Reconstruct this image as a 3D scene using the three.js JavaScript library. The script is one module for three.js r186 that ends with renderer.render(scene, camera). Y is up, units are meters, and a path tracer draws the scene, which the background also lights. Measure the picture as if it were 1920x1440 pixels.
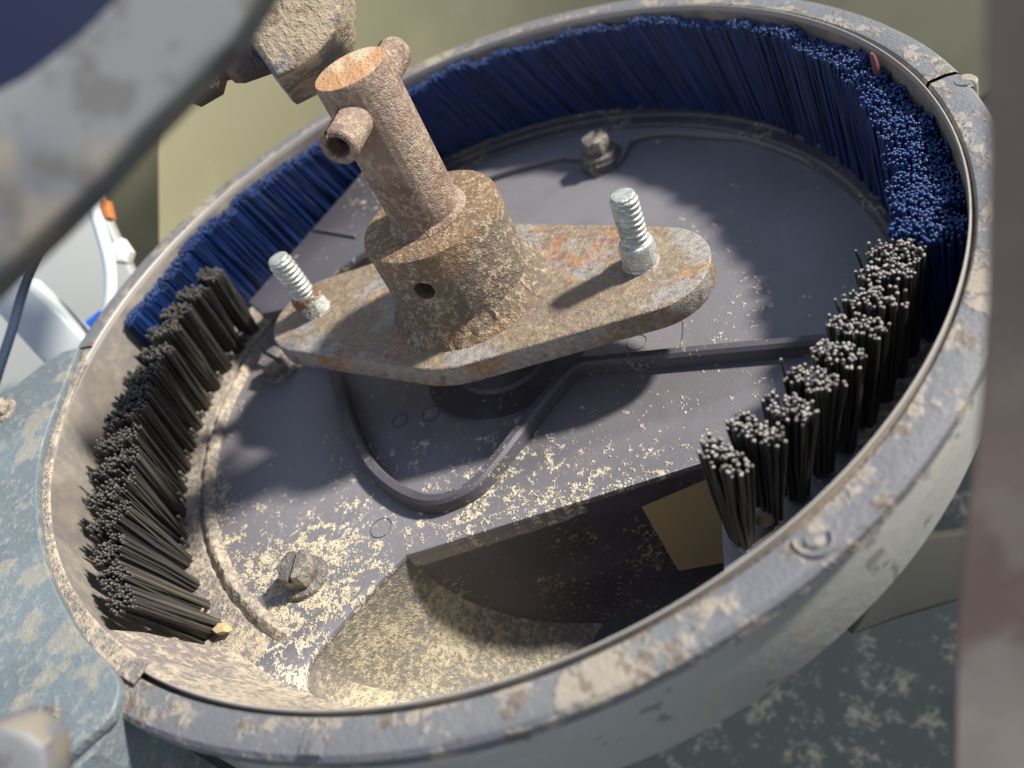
import * as THREE from 'three';
import { mergeGeometries, mergeVertices, toCreasedNormals } from 'three/addons/utils/BufferGeometryUtils.js';
import { Brush, Evaluator, SUBTRACTION } from 'three-bvh-csg';

// All shape numbers below are in drum radii (the drum's inner radius is 1); S turns them into metres.
const S = 0.13;

// ---------------------------------------------------------------- camera
const scene = new THREE.Scene();
const CAM = new THREE.Vector3(0, 1.036, 1.616);
const FW = new THREE.Vector3(-0.00747159, -0.66463111, -0.7471343);
const RT = new THREE.Vector3(0.88072504, -0.35821317, 0.30984952);
const UPV = new THREE.Vector3(0.47356898, 0.65570482, -0.58803369);
const FPX = 1659.88;
const camera = new THREE.PerspectiveCamera(2 * Math.atan(720 / FPX) * 180 / Math.PI, 4 / 3, 0.005, 60);
camera.position.copy(CAM).multiplyScalar(S);
camera.up.copy(UPV);
camera.lookAt(CAM.clone().add(FW).multiplyScalar(S));
camera.focus = 1.72 * S;
camera.userData.fStop = 10.5;

// ---------------------------------------------------------------- sky and sun
{
  const W = 256, H = 128, d = new Float32Array(W * H * 4);
  for (let j = 0; j < H; j++) {
    const el = ((j + 0.5) / H - 0.5) * Math.PI, t = Math.max(0, Math.sin(el));
    const k = Math.pow(1 - t, 1.15);
    for (let i = 0; i < W; i++) {
      const o = (j * W + i) * 4;
      d[o] = 0.08 + 0.54 * k; d[o + 1] = 0.12 + 0.54 * k; d[o + 2] = 0.22 + 0.51 * k; d[o + 3] = 1;
    }
  }
  const sky = new THREE.DataTexture(d, W, H, THREE.RGBAFormat, THREE.FloatType);
  sky.mapping = THREE.EquirectangularReflectionMapping; sky.magFilter = THREE.LinearFilter; sky.minFilter = THREE.LinearFilter;
  sky.needsUpdate = true;
  scene.background = sky; scene.environment = sky;
}
const SUN = new THREE.Vector3(0.762, 0.646, 0.02).normalize();
const sun = new THREE.DirectionalLight(new THREE.Color(1, 0.955, 0.87), 5);
sun.position.copy(SUN).multiplyScalar(2); sun.castShadow = true; sun.shadow.radius = 9;
sun.shadow.mapSize.set(2048, 2048);
Object.assign(sun.shadow.camera, { left: -0.4, right: 0.4, top: 0.4, bottom: -0.4, near: 0.1, far: 5 });
scene.add(sun); scene.add(sun.target);

const renderer = new THREE.WebGLRenderer({ antialias: true });
renderer.setSize(1024, 768);
renderer.shadowMap.enabled = true;
renderer.toneMapping = THREE.LinearToneMapping;
renderer.toneMappingExposure = 1.7;

// ---------------------------------------------------------------- helpers
function rng(seed) { let a = seed >>> 0; return () => { a = (a + 0x6D2B79F5) | 0; let t = Math.imul(a ^ (a >>> 15), 1 | a); t = (t + Math.imul(t ^ (t >>> 7), 61 | t)) ^ t; return ((t ^ (t >>> 14)) >>> 0) / 4294967296; }; }
const DEG = Math.PI / 180;
const lerp = (a, b, t) => a + (b - a) * t, clamp = (x, a = 0, b = 1) => Math.min(b, Math.max(a, x));
const smooth = (a, b, x) => { const t = clamp((x - a) / (b - a)); return t * t * (3 - 2 * t); };
const used = {};
function numbered(n) { const k = used[n] = (used[n] ?? -1) + 1; return k ? `${n}_${String(k).padStart(3, '0')}` : n; }
function finish(m) { m.castShadow = m.receiveShadow = true; return m; }
function part(name, geo, mat, parent, label) {
  geo.scale(S, S, S);
  const m = finish(new THREE.Mesh(geo, mat)); m.name = name; parent.add(m);
  if (label) m.userData.label = label;
  return m;
}
function thing(name, label, category, [x, y, z] = [0, 0, 0], group) {
  const o = new THREE.Group(); o.name = numbered(name); o.position.set(x * S, y * S, z * S);
  o.userData = { label, category }; if (group) o.userData.group = group;
  scene.add(o); return o;
}
function single(name, label, category, geo, mat, group) {
  geo.scale(S, S, S);
  geo.computeBoundingBox(); const c = new THREE.Vector3(); geo.boundingBox.getCenter(c); c.y = geo.boundingBox.min.y;
  geo.translate(-c.x, -c.y, -c.z);
  const m = finish(new THREE.Mesh(geo, mat)); m.position.copy(c); m.name = numbered(name); m.userData = { label, category }; if (group) m.userData.group = group;
  scene.add(m); return m;
}
// ---- procedural textures
function noise(N, P, oct, seed, gain = 0.5) {
  const out = new Float32Array(N * N); let amp = 1, tot = 0;
  for (let o = 0; o < oct; o++) {
    const p = Math.min(P << o, N), r = rng(seed * 977 + o * 131), L = new Float32Array(p * p);
    for (let i = 0; i < p * p; i++) L[i] = r();
    const xi0 = new Int32Array(N), xi1 = new Int32Array(N), xf = new Float32Array(N);
    for (let i = 0; i < N; i++) { const u = i / N * p, a = Math.floor(u), f = u - a; xi0[i] = a % p; xi1[i] = (a + 1) % p; xf[i] = f * f * (3 - 2 * f); }
    for (let j = 0; j < N; j++) {
      const r0 = xi0[j] * p, r1 = xi1[j] * p, fy = xf[j];
      for (let i = 0; i < N; i++) {
        const a = L[r0 + xi0[i]], b = L[r0 + xi1[i]], c = L[r1 + xi0[i]], d = L[r1 + xi1[i]], fx = xf[i];
        const t = a + (b - a) * fx, s = c + (d - c) * fx;
        out[j * N + i] += amp * (t + (s - t) * fy);
      }
    }
    tot += amp; amp *= gain;
  }
  // stretch to a mean of 0.5 and a spread of about 0.17
  let m = 0; for (let i = 0; i < out.length; i++) m += out[i]; m /= out.length;
  let v = 0; for (let i = 0; i < out.length; i++) v += (out[i] - m) ** 2; v = Math.sqrt(v / out.length);
  for (let i = 0; i < out.length; i++) out[i] = clamp(0.5 + (out[i] - m) / v * 0.17);
  return out;
}
const enc = x => Math.round(255 * (x <= 0.0031308 ? 12.92 * x : 1.055 * Math.pow(clamp(x), 1 / 2.4) - 0.055));
function wrapTex(d, N, srgb) {
  const t = new THREE.DataTexture(d, N, N, THREE.RGBAFormat); t.wrapS = t.wrapT = THREE.RepeatWrapping;
  t.magFilter = THREE.LinearFilter; t.minFilter = THREE.LinearMipmapLinearFilter; t.generateMipmaps = true;
  if (srgb) t.colorSpace = THREE.SRGBColorSpace; t.needsUpdate = true; return t;
}
// fn(i, u, v, o) writes o.r o.g o.b (linear), o.h (height 0..1), o.k (roughness)
function maps(N, fn, want = 'chr') {
  const c = new Uint8Array(N * N * 4), h = new Uint8Array(N * N * 4), k = new Uint8Array(N * N * 4), o = { r: 0, g: 0, b: 0, h: 0.5, k: 0.5, set(a, t) { this.r += (a[0] - this.r) * t; this.g += (a[1] - this.g) * t; this.b += (a[2] - this.b) * t; } };
  for (let j = 0, i = 0; j < N; j++) for (let x = 0; x < N; x++, i++) {
    o.r = o.g = o.b = 0; o.h = o.k = 0.5; fn(i, x / N, j / N, o); const q = i * 4;
    c[q] = enc(o.r); c[q + 1] = enc(o.g); c[q + 2] = enc(o.b); c[q + 3] = 255;
    h[q] = h[q + 1] = h[q + 2] = Math.round(255 * clamp(o.h)); h[q + 3] = 255;
    k[q] = k[q + 1] = k[q + 2] = Math.round(255 * clamp(o.k)); k[q + 3] = 255;
  }
  return { map: wrapTex(c, N, true), bumpMap: want.includes('h') ? wrapTex(h, N, false) : null, roughnessMap: want.includes('r') ? wrapTex(k, N, false) : null };
}
const mat = (m, more = {}) => new THREE.MeshPhysicalMaterial({ color: 0xffffff, roughness: 1, metalness: 0, ...m, ...more });

const N = 1024;
const nBig = noise(N, 4, 6, 1), nMid = noise(N, 14, 5, 2), nFine = noise(N, 60, 4, 3, 0.7), nGrain = noise(N, 256, 2, 4, 0.8), nBig2 = noise(N, 5, 6, 5), nMid2 = noise(N, 24, 5, 6, 0.6);

// rusty flange plate: dark brown scale, orange rust, violet-grey patches, tan dust
const rustTex = maps(N, (i, u, v, o) => {
  const a = nBig[i], b = nMid[i], c = nFine[i], g = nGrain[i], e = nBig2[i];
  o.r = 0.19; o.g = 0.145; o.b = 0.10;
  o.set([0.21, 0.20, 0.19], smooth(0.45, 0.62, e));
  o.set([0.28, 0.13, 0.05], smooth(0.56, 0.72, b * 0.6 + a * 0.4) * 0.7);
  o.set([0.16, 0.09, 0.11], smooth(0.62, 0.74, nMid2[i] * 0.7 + a * 0.3) * 0.7);
  o.set([0.44, 0.36, 0.24], smooth(0.50, 0.72, c * 0.5 + g * 0.35 + e * 0.15) * 0.5);
  o.set([0.035, 0.025, 0.02], smooth(0.64, 0.74, nMid2[(i * 7 + 333) % (N * N)]) * 0.0 + smooth(0.66, 0.8, 1 - c) * 0.35);
  o.h = 0.35 * c + 0.4 * g + 0.25 * b; o.k = 0.45 + 0.35 * c;
});
const rust = mat(rustTex, { bumpScale: 0.0004 });
// shaft: pinkish brown with tan dust grains
const shaftTex = maps(N, (i, u, v, o) => {
  const a = nBig2[i], b = nMid[i], c = nFine[i], g = nGrain[i];
  o.r = 0.25; o.g = 0.175; o.b = 0.135;
  o.set([0.17, 0.11, 0.085], smooth(0.5, 0.7, a));
  o.set([0.45, 0.36, 0.25], smooth(0.47, 0.68, c * 0.45 + g * 0.4 + b * 0.15) * 0.72);
  o.set([0.30, 0.15, 0.07], smooth(0.66, 0.8, nMid2[i]) * 0.35);
  o.h = 0.5 * c + 0.5 * g; o.k = 0.75 + 0.2 * g;
});
const shaftMat = mat(shaftTex, { bumpScale: 0.0008 });
const hubTex = maps(N, (i, u, v, o) => {
  const a = nBig[i], b = nMid2[i], c = nFine[i], g = nGrain[i];
  o.r = 0.12; o.g = 0.088; o.b = 0.066;
  o.set([0.17, 0.10, 0.055], smooth(0.48, 0.66, a));
  o.set([0.44, 0.36, 0.23], smooth(0.50, 0.70, c * 0.45 + g * 0.35 + b * 0.2) * 0.75);
  o.h = 0.5 * c + 0.3 * g + 0.2 * b; o.k = 0.6 + 0.3 * g;
});
const hubMat = mat(hubTex, { bumpScale: 0.0009 });
const topRust = mat(maps(512, (i, u, v, o) => {
  const q = Math.floor(v * N) * N + Math.floor(u * N), s = nMid[(Math.floor(v * 160) % N) * N + Math.floor(u * N)];
  o.r = 0.40; o.g = 0.25; o.b = 0.14; o.set([0.58, 0.46, 0.31], smooth(0.4, 0.65, s) * 0.7); o.set([0.42, 0.20, 0.08], smooth(0.5, 0.65, nBig[q]) * 0.6); o.h = nFine[q]; o.k = 0.6;
}), { bumpScale: 0.0004 });

// floor of the drum, one map over the whole disc: smooth violet-grey plastic with straw dust where it has settled
const FN = 2048;
const f1 = noise(FN, 90, 4, 21, 0.66), f2 = noise(FN, 260, 3, 22, 0.75), f3 = noise(FN, 9, 5, 23), fg = noise(FN, 700, 1, 24);
function dustDensity(x, z) { // how much dust lies where
  const r = Math.hypot(x, z); let d = 0.02 + 0.08 * smooth(0.0, 0.3, z - 0.5 * x);
  const front = smooth(-0.15, 0.25, z - 0.25 * x) * smooth(0.75, 0.35, x);
  d += 0.36 * front * smooth(0.25, -0.15, x - 0.2 * z);
  d += 0.25 * smooth(0.16, 0.02, Math.abs((z - 0.417) - (x + 0.366) * 0.246 + 0.03)) * smooth(0.35, 0.1, x);
  d += 0.45 * smooth(0.52, 0.68, r) * smooth(-0.25, 0.3, z) * smooth(-0.15, -0.45, x);
  d += 0.55 * smooth(0.70, 0.80, r) * smooth(-0.5, -0.68, x);
  d += 0.40 * smooth(0.78, 0.9, r) * smooth(0.35, 0.7, z) ;
  return clamp(d, 0, 0.95);
}
const floorTex = maps(FN, (i, u, v, o) => {
  const x = u * 2 - 1, z = v * 2 - 1, d = dustDensity(x, z); // v runs over z
  o.r = 0.118; o.g = 0.106; o.b = 0.117;
  o.set([0.092, 0.084, 0.093], smooth(0.4, 0.65, f3[i]));
  const s = f1[i] * 0.40 + f2[i] * 0.40 + fg[i] * 0.20, th = 0.765 - 0.26 * d - (f3[i] - 0.5) * 0.24;
  const film = smooth(th - 0.12, th + 0.06, s) * 0.25 * smooth(0.1, 0.5, d), m = smooth(th, th + 0.045, s);
  o.set([0.30, 0.25, 0.18], film);
  o.set([0.50 + 0.12 * (fg[i] - 0.5), 0.445, 0.33], m * 0.85);
  const w = smooth(0.79, 0.83, f2[i] * 0.6 + fg[i] * 0.4); o.set([0.3, 0.3, 0.3], w * 0.6);
  o.h = 0.25 + 0.10 * fg[i] + m * (0.35 + 0.3 * f2[i]); o.k = 0.56 + 0.08 * fg[i] + 0.32 * Math.max(m, film);
});
const floorMat = mat(floorTex, { bumpScale: 0.0003, ior: 2.33 });
// plain moulded plastic for the other drum parts
const plasticTex = maps(N, (i, u, v, o) => {
  o.r = 0.075; o.g = 0.068; o.b = 0.082; o.set([0.055, 0.05, 0.058], smooth(0.4, 0.7, nBig[i]));
  const m = smooth(0.66, 0.71, nFine[i] * 0.5 + nGrain[i] * 0.2 + nBig2[i] * 0.3); o.set([0.42, 0.35, 0.24], m * 0.7);
  o.h = 0.3 + 0.15 * nGrain[i] + 0.4 * m; o.k = 0.48 + 0.4 * m;
});
const plastic = mat(plasticTex, { bumpScale: 0.0003 });
const dustyTex = maps(N, (i, u, v, o) => { // nearly covered in fine straw dust
  o.r = 0.17; o.g = 0.148; o.b = 0.14;
  const s = nBig[i] * 0.25 + nMid2[i] * 0.2 + nFine[i] * 0.33 + nGrain[i] * 0.22, m = smooth(0.38, 0.56, s);
  o.set([0.345, 0.29, 0.225], m * 0.88); o.set([0.46, 0.38, 0.265], smooth(0.55, 0.7, nFine[i]) * m * 0.6);
  o.h = 0.3 * nGrain[i] + 0.4 * nFine[i] + 0.3 * m; o.k = 0.6 + 0.35 * m;
}, 'ch');
const dusty = mat(dustyTex, { roughness: 0.88, bumpScale: 0.0005 });
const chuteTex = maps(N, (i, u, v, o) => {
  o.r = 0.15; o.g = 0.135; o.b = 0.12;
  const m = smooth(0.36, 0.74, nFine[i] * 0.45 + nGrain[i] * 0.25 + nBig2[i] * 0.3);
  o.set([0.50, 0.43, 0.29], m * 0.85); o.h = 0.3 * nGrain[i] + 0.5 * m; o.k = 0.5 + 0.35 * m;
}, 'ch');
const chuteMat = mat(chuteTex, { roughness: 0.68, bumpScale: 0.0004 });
// rim: blue-grey casting with tan dirt
const rimTex = maps(N, (i, u, v, o) => {
  o.r = 0.14; o.g = 0.143; o.b = 0.15;
  const s = nMid[i] * 0.55 + nMid2[i] * 0.3 + nFine[i] * 0.15;
  o.set([0.11, 0.112, 0.13], smooth(0.45, 0.6, nBig[i]) * 0.6);
  o.set([0.32, 0.27, 0.205], smooth(0.47, 0.64, s) * 0.75); o.set([0.10, 0.075, 0.06], smooth(0.70, 0.77, nMid2[i]) * 0.7);
  o.h = 0.3 * nFine[i] + 0.2 * nGrain[i] + 0.4 * smooth(0.5, 0.6, s); o.k = 0.5 + 0.35 * smooth(0.5, 0.6, s);
}, 'ch');
const rimMat = mat(rimTex, { roughness: 0.62, bumpScale: 0.0005 });
const wallTex = maps(N, (i, u, v, o) => {
  o.r = 0.40; o.g = 0.40; o.b = 0.365; o.set([0.34, 0.34, 0.31], smooth(0.42, 0.62, nBig[i]) * 0.6);
  const m = smooth(0.62, 0.72, nFine[i] * 0.4 + nMid[i] * 0.35 + nBig2[i] * 0.25); o.set([0.45, 0.40, 0.29], m * 0.6);
  o.set([0.10, 0.09, 0.08], smooth(0.74, 0.8, nMid2[i]) * 0.5);
  o.h = 0.4 + 0.2 * nFine[i] + 0.2 * nMid[i]; o.k = 0.4 + 0.2 * nBig2[i] + 0.2 * m;
}, 'ch');
{ // pale scratches and scuffs
  const d = wallTex.map.image.data, R = rng(15);
  for (let q = 0; q < 46; q++) { let x = R() * N, y = R() * N, a = (R() - 0.5) * 0.9, L = 12 + R() * R() * 90, w = 0.4 + R() * 0.6; for (let t = 0; t < L; t += 0.5) { const i = (((Math.round(y) + N) % N) * N + ((Math.round(x) + N) % N)) * 4; for (let e = 0; e < 3; e++) d[i + e] = Math.round(lerp(d[i + e], 225, w * 0.7)); x += Math.cos(a) * 0.5; y += Math.sin(a) * 0.5; } }
}
const wallMat = mat(wallTex, { roughness: 0.48, bumpScale: 0.0003 });
const innerTex = maps(N, (i, u, v, o) => {
  o.r = 0.17; o.g = 0.155; o.b = 0.145; o.set([0.27, 0.23, 0.18], smooth(0.30, 0.75, nMid2[i] * 0.5 + nFine[i] * 0.5) * 0.8);
  o.set([0.12, 0.10, 0.09], smooth(0.5, 0.65, nBig2[i]) * 0.5); o.h = 0.4 + 0.3 * nFine[i]; o.k = 0.55 + 0.3 * nMid[i];
}, 'c');
const innerMat = mat(innerTex, { roughness: 0.68, bumpScale: 0.0003 });
const linerMat = new THREE.MeshPhysicalMaterial({ color: new THREE.Color().setRGB(0.40, 0.37, 0.33), roughness: 0.5, metalness: 0.3 });
const paintTex = maps(N, (i, u, v, o) => { // blue-grey painted sheet with dust
  o.r = 0.125; o.g = 0.152; o.b = 0.168; o.set([0.10, 0.12, 0.132], smooth(0.42, 0.62, nBig[i]) * 0.7);
  o.set([0.235, 0.245, 0.22], smooth(0.54, 0.74, nFine[i] * 0.5 + nGrain[i] * 0.2 + nBig2[i] * 0.3) * 0.6);
  o.set([0.30, 0.26, 0.19], smooth(0.62, 0.75, nMid[i]) * 0.45);
  o.h = 0.5 * nFine[i] + 0.2 * nGrain[i] + 0.2 * nMid[i]; o.k = 0.48 + 0.25 * nFine[i];
}, 'ch');
const paintMat = mat(paintTex, { roughness: 0.55, bumpScale: 0.0005 });
const oliveTex = maps(N, (i, u, v, o) => {
  o.r = 0.44; o.g = 0.40; o.b = 0.25; o.set([0.37, 0.34, 0.21], smooth(0.4, 0.65, nBig[i])); o.set([0.38, 0.34, 0.21], smooth(0.45, 0.8, nMid[i]) * 0.4);
  o.set([0.42, 0.40, 0.27], smooth(0.68, 0.80, nFine[i]) * 0.2); o.h = 0.5 * nFine[i] + 0.3 * nMid[i]; o.k = 0.45 + 0.25 * nMid[i];
}, 'c');
const oliveMat = mat(oliveTex, { roughness: 0.55, bumpScale: 0.0006 });
const armTex = maps(N, (i, u, v, o) => {
  o.r = 0.155; o.g = 0.16; o.b = 0.165; o.set([0.095, 0.10, 0.11], smooth(0.35, 0.72, nBig[i])); o.set([0.23, 0.195, 0.145], smooth(0.45, 0.70, nMid[i] * 0.6 + nBig2[i] * 0.4) * 0.7);
  o.set([0.08, 0.07, 0.062], smooth(0.55, 0.75, nMid2[i]) * 0.6); o.h = 0.4 * nMid[i] + 0.4 * nFine[i]; o.k = 0.5 + 0.3 * nMid[i];
}, 'c');
const armMat = mat(armTex, { roughness: 0.6, bumpScale: 0.0008 });
const mudTex = maps(N, (i, u, v, o) => {
  o.r = 0.13; o.g = 0.13; o.b = 0.135; o.set([0.31, 0.25, 0.175], smooth(0.46, 0.56, nBig[i] * 0.5 + nMid[i] * 0.4 + nFine[i] * 0.1)); o.set([0.15, 0.09, 0.055], smooth(0.64, 0.74, nMid2[i]) * 0.7); o.set([0.46, 0.37, 0.25], smooth(0.6, 0.75, nFine[i]) * 0.4);
  o.h = 0.4 * nMid[i] + 0.4 * nFine[i] + 0.2 * nGrain[i]; o.k = 0.8;
}, 'ch');
const mudMat = mat(mudTex, { roughness: 0.85, bumpScale: 0.0009 });
const darkRust = mat(maps(512, (i, u, v, o) => {
  const q = Math.floor(v * N) * N + Math.floor(u * N); o.r = 0.06; o.g = 0.045; o.b = 0.038; o.set([0.14, 0.10, 0.07], smooth(0.5, 0.65, nMid[q])); o.h = nFine[q]; o.k = 0.75;
}), { bumpScale: 0.0008 });
const barTex = maps(N, (i, u, v, o) => {
  o.r = 0.20; o.g = 0.15; o.b = 0.12; o.set([0.13, 0.09, 0.075], smooth(0.38, 0.70, nBig[i])); o.set([0.25, 0.20, 0.155], smooth(0.45, 0.75, nMid[i]) * 0.6); o.set([0.28, 0.25, 0.22], smooth(0.5, 0.75, nBig2[i]) * 0.6);
  o.h = 0.5 * nMid[i] + 0.4 * nFine[i]; o.k = 0.6 + 0.2 * nMid[i];
}, 'c');
const barMat = mat(barTex, { roughness: 0.7, bumpScale: 0.001 });
const groundTex = maps(N, (i, u, v, o) => {
  o.r = 0.020; o.g = 0.026; o.b = 0.029; o.set([0.013, 0.017, 0.02], smooth(0.45, 0.6, nBig[i])); o.set([0.085, 0.088, 0.08], smooth(0.52, 0.78, nMid[i] * 0.25 + nMid2[i] * 0.4 + nFine[i] * 0.35) * 0.8);
  o.h = 0.5 * nMid[i] + 0.4 * nFine[i]; o.k = 0.8;
}, 'c');
const groundMat = mat(groundTex, { specularIntensity: 0.3, roughness: 0.85, bumpScale: 0.004 });
const zincTex = maps(512, (i, u, v, o) => {
  const q = Math.floor(v * N) * N + Math.floor(u * N); o.r = 0.44; o.g = 0.455; o.b = 0.43; o.set([0.32, 0.335, 0.31], smooth(0.45, 0.65, nMid[q])); o.set([0.66, 0.67, 0.62], smooth(0.55, 0.7, nFine[q]) * 0.6); o.h = nFine[q]; o.k = 0.36 + 0.2 * nMid[q];
});
const zinc = mat(zincTex, { metalness: 0.5, bumpScale: 0.00015 });
const zincRusty = mat(maps(512, (i, u, v, o) => {
  const q = Math.floor(v * N) * N + Math.floor(u * N); o.r = 0.45; o.g = 0.46; o.b = 0.42; o.set([0.15, 0.075, 0.035], smooth(0.42, 0.55, nBig[q] * 0.7 + nFine[q] * 0.3)); o.h = nFine[q]; o.k = 0.55;
}), { metalness: 0.2, bumpScale: 0.0004 });
const boltMat = mat(maps(512, (i, u, v, o) => {
  const q = Math.floor(v * N) * N + Math.floor(u * N); o.r = 0.14; o.g = 0.128; o.b = 0.122; o.set([0.31, 0.265, 0.205], smooth(0.50, 0.66, nMid[q] * 0.5 + nFine[q] * 0.5) * 0.8); o.h = nFine[q]; o.k = 0.4 + 0.3 * nMid[q];
}), { metalness: 0.15, bumpScale: 0.0004 });
const plain = (r, g, b, rough = 0.5, metal = 0, more = {}) => new THREE.MeshPhysicalMaterial({ color: new THREE.Color().setRGB(r, g, b), roughness: rough, metalness: metal, ...more });

// ---- geometry helpers
function boxUV(g, k = 1) {
  if (!g.getAttribute('normal')) g.computeVertexNormals();
  const n = g.index ? g.toNonIndexed() : g, p = n.attributes.position, uv = new Float32Array(p.count * 2);
  const A = new THREE.Vector3(), B = new THREE.Vector3(), C = new THREE.Vector3();
  for (let i = 0; i < p.count; i += 3) {
    A.fromBufferAttribute(p, i); B.fromBufferAttribute(p, i + 1); C.fromBufferAttribute(p, i + 2);
    B.sub(A); C.sub(A); B.cross(C); const x = Math.abs(B.x), y = Math.abs(B.y), z = Math.abs(B.z);
    for (let q = i; q < i + 3; q++) {
      const X = p.getX(q), Y = p.getY(q), Z = p.getZ(q);
      const [u, v] = y >= x && y >= z ? [X, Z] : x >= z ? [Z, Y] : [X, Y];
      uv[q * 2] = u * k + 0.13; uv[q * 2 + 1] = v * k + 0.37;
    }
  }
  n.setAttribute('uv', new THREE.BufferAttribute(uv, 2)); return n;
}
function discUV(g, Y0 = 0) { // floor map: the whole disc in one tile
  const n = g.index ? g.toNonIndexed() : g, p = n.attributes.position, uv = new Float32Array(p.count * 2);
  for (let i = 0; i < p.count; i++) { uv[i * 2] = (p.getX(i) + 1) / 2; uv[i * 2 + 1] = (p.getZ(i) + 1) / 2 + (p.getY(i) - Y0) * 0.5; }
  n.setAttribute('uv', new THREE.BufferAttribute(uv, 2)); return n;
}
// turn a profile [[r, h], ...] about the vertical axis from a0 to a1 (radians), angle measured from +x towards +z
function rev(prof, a0 = 0, a1 = Math.PI * 2, n = 96, k = 1, crease = 0.5, wob) {
  const pos = [], uv = [], idx = []; let L = 0; const m = prof.length;
  for (let j = 0; j < m; j++) {
    if (j) L += Math.hypot(prof[j][0] - prof[j - 1][0], prof[j][1] - prof[j - 1][1]);
    for (let i = 0; i <= n; i++) {
      const a = lerp(a0, a1, i / n); let [r, h] = prof[j]; if (wob) { const w = wob(a, j, r, h); r += w[0]; h += w[1]; }
      pos.push(r * Math.cos(a), h, r * Math.sin(a)); uv.push(a * Math.max(0.02, prof[j][0]) * k, L * k + 0.21);
    }
  }
  for (let j = 0; j < m - 1; j++) for (let i = 0; i < n; i++) { const a = j * (n + 1) + i, b = a + n + 1; idx.push(a, a + 1, b, a + 1, b + 1, b); }
  const g = new THREE.BufferGeometry(); g.setAttribute('position', new THREE.Float32BufferAttribute(pos, 3)); g.setAttribute('uv', new THREE.Float32BufferAttribute(uv, 2)); g.setIndex(idx);
  // u wraps with the largest radius so that strips keep one density
  const rm = Math.max(...prof.map(q => q[0])); for (let j = 0, q = 0; j < m; j++) for (let i = 0; i <= n; i++, q++) g.attributes.uv.setX(q, lerp(a0, a1, i / n) * rm * k);
  return toCreasedNormals(g, crease);
}
// upright plate: outline in (x, z), top face at height y, going down by t
function slab(pts, y, t, { holes = [], bevel = 0, k = 1, seg = 2, disc = false, crease = 0.6 } = {}) {
  const sh = new THREE.Shape(pts.map(p => new THREE.Vector2(p[0], p[1])));
  for (const h of holes) sh.holes.push(new THREE.Path(h.map(p => new THREE.Vector2(p[0], p[1]))));
  let g = new THREE.ExtrudeGeometry(sh, { depth: t - 2 * bevel, bevelEnabled: bevel > 0, bevelSize: bevel, bevelThickness: bevel, bevelOffset: -bevel, bevelSegments: seg, steps: 1 });
  g.rotateX(Math.PI / 2); g.translate(0, y - bevel, 0);
  g.deleteAttribute('uv'); g.deleteAttribute('normal'); g = toCreasedNormals(mergeVertices(g, 1e-5), crease);
  return disc ? discUV(g, y) : boxUV(g, k);
}
function curve(pts, n = 60, closed = false, tension = 0.5) { return new THREE.CatmullRomCurve3(pts.map(p => new THREE.Vector3(p[0], 0, p[1])), closed, 'centripetal', tension).getPoints(n).map(v => [v.x, v.z]); }
function arc(r, a0, a1, n) { const o = []; for (let i = 0; i <= n; i++) { const a = lerp(a0, a1, i / n) * DEG; o.push([r * Math.cos(a), r * Math.sin(a)]); } return o; }
// loft through rings of equal length (arrays of [x, y, z])
function loft(rings, closed = true, k = 1, crease = 0.9) {
  const pos = [], uv = [], idx = [], n = rings[0].length; let Lv = 0;
  rings.forEach((r, j) => {
    if (j) Lv += Math.hypot(r[0][0] - rings[j - 1][0][0], r[0][1] - rings[j - 1][0][1], r[0][2] - rings[j - 1][0][2]);
    let Lu = 0; r.forEach((p, i) => { if (i) Lu += Math.hypot(p[0] - r[i - 1][0], p[1] - r[i - 1][1], p[2] - r[i - 1][2]); pos.push(...p); uv.push(Lu * k, Lv * k); });
  });
  for (let j = 0; j < rings.length - 1; j++) for (let i = 0; i < (closed ? n : n - 1); i++) { const a = j * n + i, b = j * n + (i + 1) % n, c = a + n, d = b + n; idx.push(a, b, c, b, d, c); }
  const g = new THREE.BufferGeometry(); g.setAttribute('position', new THREE.Float32BufferAttribute(pos, 3)); g.setAttribute('uv', new THREE.Float32BufferAttribute(uv, 2)); g.setIndex(idx);
  return toCreasedNormals(g, crease);
}
// a plate whose outline was measured at a distance d from the lens, as a solid going back by t
const view = (px, py, d) => CAM.clone().addScaledVector(FW, d).addScaledVector(RT, (px - 960) / FPX * d).addScaledVector(UPV, -(py - 720) / FPX * d);
function frontal(pts, d, t, bevel = 0.01, k = 1) {
  const sh = new THREE.Shape(pts.map(p => new THREE.Vector2((p[0] - 960) / FPX * d, -(p[1] - 720) / FPX * d)));
  let g = new THREE.ExtrudeGeometry(sh, { depth: t - 2 * bevel, bevelEnabled: bevel > 0, bevelSize: bevel, bevelThickness: bevel, bevelOffset: -bevel, bevelSegments: 3 });
  g.translate(0, 0, -t + bevel); g.deleteAttribute('uv'); g.deleteAttribute('normal'); g = toCreasedNormals(mergeVertices(g, 1e-5), 0.6); g = boxUV(g, k);
  const m = new THREE.Matrix4().makeBasis(RT, UPV, FW.clone().negate()); m.setPosition(CAM.clone().addScaledVector(FW, d)); return g.applyMatrix4(m);
}
function tube(pts, r, k = 1, seg = 40, rad = 12) { const c = new THREE.CatmullRomCurve3(pts.map(p => p.isVector3 ? p : new THREE.Vector3(...p))); return new THREE.TubeGeometry(c, seg, r, rad, false); }
function alongAxis(g, dir, at) { const q = new THREE.Quaternion().setFromUnitVectors(new THREE.Vector3(0, 1, 0), new THREE.Vector3(...dir).normalize()); g.applyQuaternion(q); g.translate(...at); return g; }

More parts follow.
